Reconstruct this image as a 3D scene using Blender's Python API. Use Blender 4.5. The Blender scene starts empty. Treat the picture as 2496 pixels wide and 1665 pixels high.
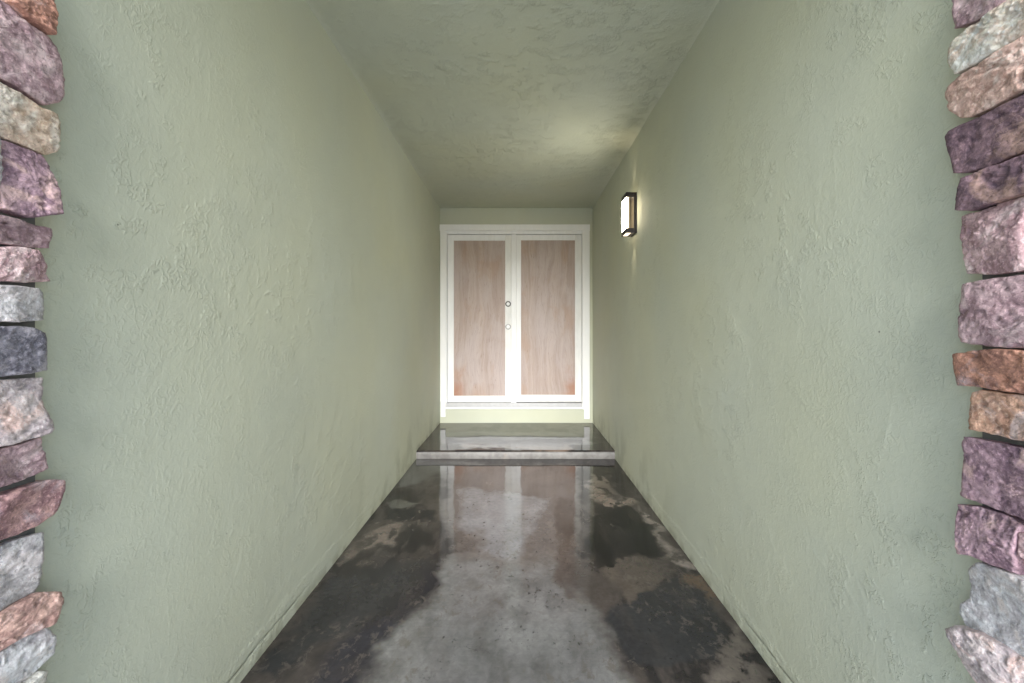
import bpy, bmesh, math, random
import numpy as np
from mathutils import Vector

random.seed(7)
rng = np.random.default_rng(11)
scene = bpy.context.scene
col = scene.collection

# ------------------------------------------------------------------ camera
cam_data = bpy.data.cameras.new('camera')
cam_data.sensor_width = 36.0
cam_data.lens = 15.31
cam_data.shift_x = -0.0066
cam_data.shift_y = -0.0115
cam_data.clip_start = 0.02
cam_data.clip_end = 2000
cam = bpy.data.objects.new('camera', cam_data)
cam.location = (0, 0, 1.17)
cam.rotation_euler = (math.radians(90), 0, 0)
col.objects.link(cam)
scene.camera = cam

# ------------------------------------------------------------------ sky, sun, exposure
SUN_EL, SUN_AZ = math.radians(23), math.radians(180)     # azimuth measured clockwise from +Y
world = bpy.data.worlds.new('World')
scene.world = world
world.use_nodes = True
wn = world.node_tree.nodes
sky = wn.new('ShaderNodeTexSky')
sky.sky_type = 'NISHITA'
sky.sun_disc = False
sky.ozone_density = 1.3
sky.dust_density = 0.6
sky.sun_elevation = SUN_EL
sky.sun_rotation = SUN_AZ
world.node_tree.links.new(sky.outputs[0], wn['Background'].inputs[0])
wn['Background'].inputs[1].default_value = 0.05
sun_data = bpy.data.lights.new('sun', 'SUN')
sun_data.energy = 1.5
sun_data.angle = math.radians(36)   # high thin overcast behind the camera
sun_data.color = (0.985, 0.99, 0.995)
sun = bpy.data.objects.new('sun', sun_data)
sd = Vector((math.sin(SUN_AZ) * math.cos(SUN_EL), math.cos(SUN_AZ) * math.cos(SUN_EL), math.sin(SUN_EL)))
sun.rotation_euler = sd.to_track_quat('Z', 'Y').to_euler()
col.objects.link(sun)
vs = scene.view_settings
vs.view_transform = 'Standard'
vs.look = 'None'
vs.gamma = 1
vs.use_curve_mapping = False
vs.exposure = 2.73
scene.render.engine = 'CYCLES'
scene.cycles.use_denoising = True
scene.cycles.max_bounces = 12
scene.cycles.diffuse_bounces = 6
scene.cycles.adaptive_threshold = 0.015
scene.cycles.glossy_bounces = 6

# ------------------------------------------------------------------ numpy noise
def _hash(ix, iy, iz, seed):
    h = (ix.astype(np.int64) * 374761393 + iy.astype(np.int64) * 668265263
         + iz.astype(np.int64) * 2147483647 + seed * 1274126177) & 0xFFFFFFFF
    h = ((h ^ (h >> 13)) * 1274126177) & 0xFFFFFFFF
    h = h ^ (h >> 16)
    return (h & 0xFFFFFF) / float(0xFFFFFF)

def vnoise(x, y, z=None, seed=0):
    """value noise, 0..1"""
    x = np.asarray(x, float); y = np.asarray(y, float)
    z = np.zeros_like(x) if z is None else np.asarray(z, float)
    fx, fy, fz = np.floor(x), np.floor(y), np.floor(z)
    tx, ty, tz = x - fx, y - fy, z - fz
    tx = tx * tx * (3 - 2 * tx); ty = ty * ty * (3 - 2 * ty); tz = tz * tz * (3 - 2 * tz)
    ix, iy, iz = fx.astype(np.int64), fy.astype(np.int64), fz.astype(np.int64)
    r = 0
    for dx in (0, 1):
        for dy in (0, 1):
            for dz in (0, 1):
                w = (tx if dx else 1 - tx) * (ty if dy else 1 - ty) * (tz if dz else 1 - tz)
                r = r + w * _hash(ix + dx, iy + dy, iz + dz, seed)
    return r

def fbm(x, y, z=None, seed=0, octv=5, gain=0.5):
    x = np.asarray(x, float); y = np.asarray(y, float)
    z = np.zeros_like(x) if z is None else np.asarray(z, float)
    a, s, t = 1.0, 0.0, 0.0
    for o in range(octv):
        f = 2.03 ** o
        s = s + a * vnoise(x * f + 17.3 * o, y * f - 9.1 * o, z * f + 5.7 * o, seed + o)
        t += a; a *= gain
    return s / t

def sstep(a, b, v):
    t = np.clip((v - a) / (b - a), 0, 1)
    return t * t * (3 - 2 * t)

def poly_sd(poly, x, y):
    """signed distance to a polygon, negative inside"""
    d = np.full(x.shape, 1e9); inside = np.zeros(x.shape, bool)
    n = len(poly)
    for i in range(n):
        ax, ay = poly[i]; bx, by = poly[(i + 1) % n]
        ex, ey = bx - ax, by - ay
        t = np.clip(((x - ax) * ex + (y - ay) * ey) / (ex * ex + ey * ey + 1e-12), 0, 1)
        d = np.minimum(d, (x - ax - t * ex) ** 2 + (y - ay - t * ey) ** 2)
        c = ((ay > y) != (by > y)) & (x < (bx - ax) * (y - ay) / (by - ay + 1e-12) + ax)
        inside ^= c
    d = np.sqrt(d)
    return np.where(inside, -d, d)

# ------------------------------------------------------------------ object helpers
def tag(o, label=None, cat=None, group=None, kind=None):
    if label: o['label'] = label
    if cat: o['category'] = cat
    if group: o['group'] = group
    if kind: o['kind'] = kind
    return o

def empty(name, loc=(0, 0, 0)):
    o = bpy.data.objects.new(name, None)
    o.empty_display_size = 0.1
    o.location = loc
    col.objects.link(o)
    return o

def mesh_obj(name, verts, faces, mat, parent=None, smooth=False, loc=(0, 0, 0)):
    me = bpy.data.meshes.new(name)
    verts = np.asarray(verts, dtype=np.float32)
    if isinstance(faces, np.ndarray):
        n, k = faces.shape
        me.vertices.add(len(verts)); me.vertices.foreach_set('co', verts.ravel())
        me.loops.add(n * k); me.loops.foreach_set('vertex_index', faces.ravel().astype(np.int32))
        me.polygons.add(n)
        me.polygons.foreach_set('loop_start', np.arange(0, n * k, k, dtype=np.int32))
        me.polygons.foreach_set('loop_total', np.full(n, k, dtype=np.int32))
        me.update(calc_edges=True)
    else:
        me.from_pydata(verts.tolist(), [], faces)
    me.validate()
    if smooth:
        me.polygons.foreach_set('use_smooth', np.ones(len(me.polygons), bool))
    me.update()
    me.materials.append(mat)
    o = bpy.data.objects.new(name, me)
    o.location = loc
    if parent is not None:
        o.parent = parent
    col.objects.link(o)
    return o

def local(parent, p):
    q = Vector(p)
    return q - parent.location if parent is not None else q

def box(name, x0, x1, y0, y1, z0, z1, mat, parent=None, bevel=0.002, seg=2):
    """a bevelled box given by world extents; its origin is its own centre"""
    bm = bmesh.new()
    bmesh.ops.create_cube(bm, size=1)
    bmesh.ops.scale(bm, vec=(x1 - x0, y1 - y0, z1 - z0), verts=bm.verts)
    if bevel:
        bmesh.ops.bevel(bm, geom=bm.edges[:], offset=bevel, segments=seg, profile=0.5, affect='EDGES')
    me = bpy.data.meshes.new(name)
    bm.to_mesh(me); bm.free()
    me.materials.append(mat)
    o = bpy.data.objects.new(name, me)
    c = Vector(((x0 + x1) / 2, (y0 + y1) / 2, (z0 + z1) / 2))
    if parent is not None:
        w = Vector((0, 0, 0)); p = parent
        while p is not None:
            w += p.location; p = p.parent
        o.parent = parent
        c = c - w
    o.location = c
    col.objects.link(o)
    return o

def disc(name, cx, y, cz, profile, mat, parent, n=32):
    """a lathed piece whose axis points at the viewer (-Y); profile = (radius, depth towards viewer)"""
    v, f = [], []
    for r, d in profile:
        for i in range(n):
            a = 2 * math.pi * i / n
            v.append((r * math.cos(a), -d, r * math.sin(a)))
    m = len(profile)
    for j in range(m - 1):
        for i in range(n):
            f.append((j * n + i, j * n + (i + 1) % n, (j + 1) * n + (i + 1) % n, (j + 1) * n + i))
    f.append(tuple(range((m - 1) * n, m * n)))
    w = Vector((0, 0, 0)); p = parent
    while p is not None:
        w += p.location; p = p.parent
    o = mesh_obj(name, v, f, mat, parent, loc=Vector((cx, y, cz)) - w)
    return o

def grid_slab(name, origin, ua, va, na, us, vs_, surf, mat, thick, keep=None):
    """a sheet spanned by ua, va with nodes at fractions us, vs_, pushed along na by the relief of surf(P), closed by a back at -thick"""
    origin, ua, va, na = (np.array(a, float) for a in (origin, ua, va, na))
    nu, nv = len(us) - 1, len(vs_) - 1
    u, v = np.meshgrid(us, vs_, indexing='ij')
    P = origin + u[..., None] * ua + v[..., None] * va
    d, coat = surf(P)
    P = P + d[..., None] * na
    idx = np.arange((nu + 1) * (nv + 1)).reshape(nu + 1, nv + 1)
    F = np.stack([idx[:-1, :-1], idx[1:, :-1], idx[1:, 1:], idx[:-1, 1:]], -1).reshape(-1, 4)
    if np.dot(np.cross(ua, va), na) < 0:
        F = F[:, ::-1]
    if keep is not None:
        C = P.reshape(-1, 3)[F].mean(1)
        F = F[keep(C)]
    V = P.reshape(-1, 3)
    corners = [origin, origin + ua, origin + ua + va, origin + va]
    b = len(V)
    V = np.vstack([V, [c - na * thick for c in corners], [c - na * 0.012 for c in corners]])
    q = [] if keep is not None else [[b + 3, b + 2, b + 1, b]]
    for i in range(4):
        j = (i + 1) % 4
        q.append([b + i, b + j, b + 4 + j, b + 4 + i])
    F = np.vstack([F, np.array(q)])
    o = mesh_obj(name, V, np.ascontiguousarray(F), mat, smooth=True)
    at = o.data.attributes.new('coat', 'FLOAT_COLOR', 'POINT')
    cc = np.vstack([coat.reshape(-1, 4), np.ones((8, 4)) * (1, 1, 1, 0)])
    at.data.foreach_set('color', cc.astype(np.float32).ravel())
    return o

# ------------------------------------------------------------------ material helpers
class NT:
    def __init__(self, name):
        self.m = bpy.data.materials.new(name)
        self.m.use_nodes = True
        self.n = self.m.node_tree.nodes
        self.l = self.m.node_tree.links
        self.b = self.n['Principled BSDF']
        self._co = None
    def node(self, t, **kw):
        x = self.n.new(t)
        for k, v in kw.items():
            setattr(x, k, v)
        return x
    def link(self, a, b):
        self.l.new(a, b)
    def setin(self, node, key, val):
        s = node.inputs[key]
        if isinstance(val, bpy.types.NodeSocket):
            self.l.new(val, s)
        else:
            s.default_value = val
    def co(self):
        if self._co is None:
            self._co = self.node('ShaderNodeTexCoord').outputs['Object']
        return self._co
    def mapped(self, scale=(1, 1, 1), loc=(0, 0, 0), src=None):
        m = self.node('ShaderNodeMapping')
        m.inputs['Scale'].default_value = scale
        m.inputs['Location'].default_value = loc
        self.link(src or self.co(), m.inputs['Vector'])
        return m.outputs[0]
    def noise(self, scale, detail=4, rough=0.5, dist=0.0, vec=None, out='Fac'):
        t = self.node('ShaderNodeTexNoise')
        t.inputs['Scale'].default_value = scale
        t.inputs['Detail'].default_value = detail
        t.inputs['Roughness'].default_value = rough
        t.inputs['Distortion'].default_value = dist
        self.link(vec or self.co(), t.inputs['Vector'])
        return t.outputs[out]
    def voronoi(self, scale, vec=None, feature='F1'):
        t = self.node('ShaderNodeTexVoronoi', feature=feature)
        t.inputs['Scale'].default_value = scale
        self.link(vec or self.co(), t.inputs['Vector'])
        return t.outputs['Distance']
    def math(self, op, a, b=None, clamp=False):
        x = self.node('ShaderNodeMath', operation=op, use_clamp=clamp)
        self.setin(x, 0, a)
        if b is not None:
            self.setin(x, 1, b)
        return x.outputs[0]
    def rng(self, v, a, b, c=0.0, d=1.0, smooth=True):
        x = self.node('ShaderNodeMapRange', interpolation_type='SMOOTHSTEP' if smooth else 'LINEAR')
        self.setin(x, 'Value', v)
        for k, s in zip(('From Min', 'From Max', 'To Min', 'To Max'), (a, b, c, d)):
            self.setin(x, k, s)
        return x.outputs[0]
    def mix(self, f, a, b, blend='MIX'):
        x = self.node('ShaderNodeMix', data_type='RGBA', blend_type=blend)
        self.setin(x, 0, f)
        for k, s in ((6, a), (7, b)):
            if not isinstance(s, bpy.types.NodeSocket) and len(s) == 3:
                s = (*s, 1)
            self.setin(x, k, s)
        return x.outputs[2]
    def bump(self, h, dist=1.0, strength=1.0, normal=None):
        x = self.node('ShaderNodeBump')
        x.inputs['Strength'].default_value = strength
        x.inputs['Distance'].default_value = dist
        self.link(h, x.inputs['Height'])
        if normal is not None:
            self.link(normal, x.inputs['Normal'])
        return x.outputs[0]
    def out(self, color=None, rough=None, normal=None, **kw):
        if color is not None:
            if not isinstance(color, bpy.types.NodeSocket) and len(color) == 3:
                color = (*color, 1)
            self.setin(self.b, 'Base Color', color)
        if rough is not None:
            self.setin(self.b, 'Roughness', rough)
        if normal is not None:
            self.link(normal, self.b.inputs['Normal'])
        for k, v in kw.items():
            self.setin(self.b, k, v)
        return self.m

GREEN = (0.528, 0.546, 0.436)
def mat_stucco(name, base, rough_amount=1.0, offset=(0, 0, 0)):
    """hand-trowelled painted stucco; the relief is in the mesh, the attribute 'coat' carries paint tone and torn areas"""
    t = NT(name)
    co = t.mapped(loc=offset)
    a = t.node('ShaderNodeAttribute', attribute_name='coat')
    torn = a.outputs['Alpha']
    n = t.noise(70.0, 3, 0.62, 0.8, co)
    edge = t.rng(n, 0.47, 0.57)
    sand = t.noise(260.0, 2, 0.7, 0, co)
    h = t.math('MULTIPLY', edge, t.math('MULTIPLY', torn, 0.0011 * rough_amount))
    h = t.math('ADD', h, t.math('MULTIPLY', n, 0.0004))
    h = t.math('ADD', h, t.math('MULTIPLY', sand, 0.00022))
    c = t.mix(1.0, a.outputs['Color'], base, 'MULTIPLY')
    sp = t.voronoi(6.0, co)
    c = t.mix(t.rng(sp, 0.012, 0.020, 0.7, 0.0), c, (0.07, 0.07, 0.06))
    return t.out(c, 0.68, t.bump(h, 1.0, 1.0), **{'Specular IOR Level': 0.35})
M_stucco_l = mat_stucco('stucco_left', GREEN)
M_stucco_r = mat_stucco('stucco_right', GREEN, offset=(4.0, 7.0, 3.0))
M_stucco_c = mat_stucco('stucco_ceiling', GREEN, 1.8, offset=(11.0, 2.0, 5.0))
M_stucco_b = mat_stucco('stucco_back', GREEN, 0.6, offset=(6.0, 3.0, 9.0))

def mat_paint(name, base, rough=0.45, wear=0.06):
    t = NT(name)
    n = t.noise(6.0, 5, 0.6, 0.2, t.mapped((4, 4, 0.8)))
    fine = t.noise(60.0, 4, 0.6, 0.2, t.mapped((3, 3, 0.25)))
    c = t.mix(t.rng(n, 0.35, 0.7), base, tuple(v * (1 - wear) for v in base))
    c = t.mix(t.rng(fine, 0.60, 0.80, 0.0, wear * 4), c, tuple(v * 0.72 for v in base))
    return t.out(c, t.rng(n, 0.3, 0.7, rough - 0.06, rough + 0.08), t.bump(fine, 0.0006))
M_white = mat_paint('white_paint', (0.86, 0.865, 0.87))
M_trim = mat_paint('trim_paint', (0.86, 0.865, 0.865), 0.4, 0.03)
M_patchy = mat_paint('patchy_primer', (0.82, 0.82, 0.805), 0.55, 0.10)

def mat_plain(name, c, rough=0.5, metallic=0.0, grain=300.0, amt=0.25):
    t = NT(name)
    n = t.noise(grain, 3, 0.6)
    n2 = t.noise(18.0, 4, 0.6)
    cc = t.mix(t.rng(n2, 0.3, 0.7), tuple(v * (1 - amt) for v in c), tuple(v * (1 + amt) for v in c))
    return t.out(cc, t.rng(n2, 0.3, 0.7, rough - 0.05, rough + 0.08), t.bump(n, 0.0002), Metallic=metallic)
M_thresh = mat_plain('threshold_metal', (0.50, 0.50, 0.51), 0.45, 0.0, 300, 0.05)
M_bronze = mat_plain('dark_bronze_metal', (0.028, 0.024, 0.026), 0.42, 0.5, 400)
M_steel = mat_plain('brushed_steel', (0.10, 0.10, 0.10), 0.45, 0.3)
M_nickel = mat_plain('bright_nickel', (0.34, 0.34, 0.34), 0.4, 0.3)
M_dark = mat_plain('dark_gap', (0.03, 0.03, 0.03), 0.7)
M_mortar = mat_plain('mortar', (0.15, 0.152, 0.148), 0.85, 0.0, 150)

def mat_wood(name, off, stain_x, flip):
    """weathered plywood door skin, grain running up, tannin stains in a bottom corner"""
    t = NT(name)
    co = t.mapped(loc=off)
    warp = t.noise(1.0, 3, 0.5, 0.0, t.mapped((2.2, 1, 0.75), src=co), 'Color')
    wv = t.node('ShaderNodeVectorMath', operation='MULTIPLY_ADD')
    t.link(warp, wv.inputs[0]); wv.inputs[1].default_value = (0.34, 0, 0.0); t.link(co, wv.inputs[2])
    wco = wv.outputs[0]
    rings = t.noise(1.0, 2, 0.5, 0.0, t.mapped((26, 1, 0.35), src=wco))
    fine = t.noise(1.0, 6, 0.7, 0.15, t.mapped((95, 1, 4.0), src=wco))
    pore = t.noise(1.0, 4, 0.65, 0.3, t.mapped((150, 1, 11.0), src=wco))
    big = t.noise(2.2, 4, 0.55, 0.5, t.mapped((1.6, 1, 0.7), src=co))
    c = t.mix(t.rng(rings, 0.3, 0.7), (0.47, 0.380, 0.340), (0.39, 0.303, 0.266))
    c = t.mix(t.rng(big, 0.40, 0.66, 0.0, 0.75), c, (0.49, 0.415, 0.400))
    c = t.mix(t.rng(t.noise(3.0, 4, 0.6, 0.5, t.mapped((1.4, 1, 0.8), (4, 0, 2), co)), 0.52, 0.72, 0.0, 0.5), c, (0.42, 0.275, 0.19))
    c = t.mix(t.rng(fine, 0.48, 0.66, 0.0, 0.40), c, (0.29, 0.21, 0.18))
    c = t.mix(t.rng(pore, 0.60, 0.70, 0.0, 0.62), c, (0.15, 0.095, 0.075))
    sep = t.node('ShaderNodeSeparateXYZ'); t.link(t.co(), sep.inputs[0])
    dx = t.math('ABSOLUTE', t.math('SUBTRACT', sep.outputs['X'], stain_x))
    wob = t.noise(6.0, 5, 0.6, 0.5, co)
    up = t.rng(t.math('ADD', sep.outputs['Z'], t.math('MULTIPLY', wob, 0.5)), -0.72, -0.30, 1.0, 0.0)
    st = t.math('MULTIPLY', t.rng(t.math('ADD', dx, t.math('MULTIPLY', wob, 0.12)), 0.06, 0.24, 1.0, 0.0), up)
    c = t.mix(t.math('MULTIPLY', st, 0.8), c, (0.36, 0.15, 0.075))
    return t.out(c, t.rng(fine, 0.3, 0.7, 0.5, 0.65), t.bump(fine, 0.0007))

def mat_floor(name):
    """sealed, stained concrete: the colours of stains and painted reflections sit on the mesh as an attribute, fine mottling on top"""
    t = NT(name)
    a = t.node('ShaderNodeAttribute', attribute_name='stain')
    co = t.co()
    mott = t.noise(38.0, 7, 0.68, 0.6)
    c = t.mix(t.rng(mott, 0.30, 0.72), t.mix(1.0, a.outputs['Color'], (0.86, 0.855, 0.86), 'MULTIPLY'),
              t.mix(1.0, a.outputs['Color'], (1.13, 1.125, 1.12), 'MULTIPLY'))
    grit = t.noise(420.0, 3, 0.7)
    c = t.mix(t.rng(grit, 0.66, 0.82, 0.0, 0.16), c, (0.26, 0.25, 0.24))
    broom = t.noise(1.0, 3, 0.6, 0.1, t.mapped((8, 160, 1)))
    c = t.mix(t.rng(broom, 0.5, 0.8, 0.0, 0.16), c, (0.04, 0.035, 0.035))
    crust = t.rng(t.noise(24.0, 9, 0.74, 0.5, t.mapped((1, .7, 1), (3, 5, 0))), 0.53, 0.60)
    crust = t.math('MULTIPLY', crust, t.rng(t.noise(2.6, 3, 0.6, 0.4, t.mapped(loc=(1, 6, 2))), 0.46, 0.62))
    c = t.mix(t.math('MULTIPLY', crust, 0.6), c, (0.085, 0.072, 0.063))
    blk = t.rng(t.noise(31.0, 8, 0.72, 0.4, t.mapped((1, .8, 1), (9, 1, 0))), 0.57, 0.63)
    blk = t.math('MULTIPLY', blk, t.rng(t.noise(3.1, 3, 0.6, 0.4, t.mapped(loc=(7, 2, 2))), 0.48, 0.62))
    c = t.mix(t.math('MULTIPLY', blk, 0.7), c, (0.012, 0.012, 0.013))
    lum = t.node('ShaderNodeRGBToBW'); t.link(a.outputs['Color'], lum.inputs[0])
    sealed = t.rng(lum.outputs[0], 0.02, 0.09, 0.24, 1.0)                     # the sealer has gone from the blackened sides
    rough = t.math('ADD', a.outputs['Alpha'], t.rng(mott, 0.3, 0.75, -0.03, 0.05))
    h = t.math('ADD', t.math('MULTIPLY', t.noise(26.0, 4, 0.55, 0.3), 0.00035), t.math('MULTIPLY', grit, 0.00005))
    h = t.math('ADD', h, t.math('MULTIPLY', t.noise(3.0, 2, 0.5), 0.0012))
    return t.out(c, t.math('MAXIMUM', rough, 0.03), t.bump(h, 1.0, 0.55), **{'IOR': 1.6, 'Specular IOR Level': sealed})
M_floor = mat_floor('stained_concrete')

def mat_riser():
    t = NT('raw_cement_edge')
    n = t.noise(14.0, 6, 0.62, 0.4); g = t.noise(180.0, 3, 0.7)
    c = t.mix(t.rng(n, 0.35, 0.68), (0.185, 0.178, 0.170), (0.125, 0.118, 0.112))
    c = t.mix(t.rng(t.noise(5.0, 4, 0.6, 0.4, t.mapped(loc=(3, 3, 3))), 0.55, 0.75, 0, 0.6), c, (0.24, 0.19, 0.155))
    return t.out(c, 0.55, t.bump(t.math('ADD', t.math('MULTIPLY', g, 0.0004), t.math('MULTIPLY', n, 0.003))))
M_riser = mat_riser()

STONES = {   # light, dark, accent
    'rust': ((0.42, 0.215, 0.15), (0.21, 0.105, 0.08), (0.3, 0.23, 0.24)),
    'mauve': ((0.39, 0.275, 0.285), (0.215, 0.135, 0.15), (0.49, 0.39, 0.38)),
    'tan': ((0.56, 0.43, 0.34), (0.35, 0.24, 0.165), (0.6, 0.52, 0.46)),
    'purple': ((0.33, 0.22, 0.25), (0.15, 0.092, 0.118), (0.49, 0.34, 0.31)),
    'darkpurple': ((0.22, 0.138, 0.158), (0.1, 0.062, 0.078), (0.4, 0.26, 0.21)),
    'grey':       ((0.47, 0.45, 0.45), (0.29, 0.27, 0.28), (0.55, 0.49, 0.48)),
    'lightgrey': ((0.58, 0.555, 0.56), (0.36, 0.335, 0.345), (0.6, 0.49, 0.45)),
    'greypink':   ((0.50, 0.43, 0.42), (0.30, 0.25, 0.26), (0.52, 0.36, 0.31)),
    'slate':      ((0.25, 0.235, 0.27), (0.085, 0.08, 0.10), (0.36, 0.33, 0.35)),
    'pink': ((0.48, 0.33, 0.33), (0.27, 0.165, 0.175), (0.57, 0.46, 0.44)),
    'pinkred':    ((0.44, 0.27, 0.25), (0.22, 0.12, 0.13), (0.46, 0.36, 0.38)),
    'rustpink':   ((0.48, 0.31, 0.26), (0.27, 0.16, 0.14), (0.50, 0.42, 0.42)),
    'rosetan':    ((0.55, 0.37, 0.31), (0.34, 0.21, 0.17), (0.58, 0.47, 0.42)),
    'orange': ((0.54, 0.33, 0.235), (0.33, 0.185, 0.13), (0.46, 0.37, 0.36)),
    'cream': ((0.66, 0.54, 0.45), (0.44, 0.34, 0.27), (0.68, 0.6, 0.53)),
    'pale':       ((0.55, 0.52, 0.46), (0.36, 0.33, 0.28), (0.58, 0.56, 0.52)),
}
def mat_stone(name, light, dark, accent):
    light, dark, accent = (tuple(min(.84, v * 1.5) for v in q) for q in (light, dark, accent))
    t = NT('stone_' + name)
    oi = t.node('ShaderNodeObjectInfo')
    sc_ = t.node('ShaderNodeVectorMath', operation='MULTIPLY_ADD')
    comb = t.node('ShaderNodeCombineXYZ')
    for i in range(3):
        t.link(oi.outputs['Random'], comb.inputs[i])
    t.link(comb.outputs[0], sc_.inputs[0]); sc_.inputs[1].default_value = (31, 57, 23); t.link(t.co(), sc_.inputs[2])
    co = sc_.outputs[0]
    n1 = t.noise(24.0, 9, 0.70, 0.5, co)
    n2 = t.noise(85.0, 7, 0.74, 0.3, co)
    n3 = t.noise(11.0, 5, 0.55, 1.2, t.mapped(loc=(4, 9, 1), src=co))
    c = t.mix(t.rng(n1, 0.40, 0.62), dark, light)
    c = t.mix(t.rng(n3, 0.50, 0.66, 0.0, 0.8), c, accent)
    c = t.mix(t.rng(n2, 0.52, 0.72, 0.0, 0.55), c, tuple(min(1, v * 1.3 + 0.04) for v in light))
    c = t.mix(t.rng(n2, 0.28, 0.42, 0.6, 0.0), c, tuple(v * 0.6 for v in dark))
    vein = t.rng(t.math('ABSOLUTE', t.math('SUBTRACT', t.noise(8.0, 5, 0.55, 1.0, t.mapped(loc=(7, 2, 5), src=co)), 0.5)), 0.0, 0.007, 0.45, 0.0)
    vein = t.math('MULTIPLY', vein, t.rng(n3, 0.42, 0.58))
    c = t.mix(vein, c, tuple(min(1, v * 1.25 + 0.06) for v in accent))
    grit = t.noise(170.0, 6, 0.78, 0.2, co)
    c = t.mix(t.rng(grit, 0.52, 0.66, 0, 0.62), c, tuple(min(1, v * 1.40 + 0.07) for v in light))
    c = t.mix(t.rng(grit, 0.34, 0.47, 0.7, 0), c, tuple(v * 0.55 for v in dark))
    split = t.noise(30.0, 6, 0.7, 0.3, t.mapped((1, 0.35, 1.6), src=co))
    c = t.mix(t.rng(split, 0.55, 0.66, 0, 0.5), c, tuple(v * 0.7 for v in dark))
    h = t.math('ADD', t.math('MULTIPLY', n2, 0.0040), t.math('MULTIPLY', grit, 0.0026))
    h = t.math('ADD', h, t.math('MULTIPLY', split, 0.0040))
    return t.out(c, 0.72, t.bump(h), **{'Specular IOR Level': 0.4})
M_stone = {k: mat_stone(k, *v) for k, v in STONES.items()}

# ------------------------------------------------------------------ the place: extents in metres (camera stands at x=0, y=0)
XL, XR, YB, ZC = -0.927, 0.872, 5.128, 2.612      # left wall, right wall, door wall, ceiling
YSTEP, ZSTEP = 3.95, 0.073                         # landing edge and height

def ground():
    t = NT('driveway_concrete')
    n = t.noise(2.0, 8, 0.6); n2 = t.noise(40.0, 4, 0.6)
    c = t.mix(t.rng(n, 0.3, 0.7), (0.68, 0.675, 0.665), (0.60, 0.595, 0.585))  # albedo raised so the ground bounces more light onto the ceiling
    m = t.out(c, 0.8, t.bump(n2, 0.002))
    s = 600
    o = mesh_obj('ground', [(-s, -s, -0.03), (s, -s, -0.03), (s, s, -0.03), (-s, s, -0.03)], [(0, 1, 2, 3)], m)
    tag(o, kind='structure')
    p = mesh_obj('bounce_path', [(XL - .02, -2.4, -.004), (XR + .02, -2.4, -.004), (XR + .02, 0.805, -.004), (XL - .02, 0.805, -.004)], [(0, 1, 2, 3)], m)  # unseen pale strip, added to bounce light up to the ceiling
    tag(p, kind='structure')
ground()

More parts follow.
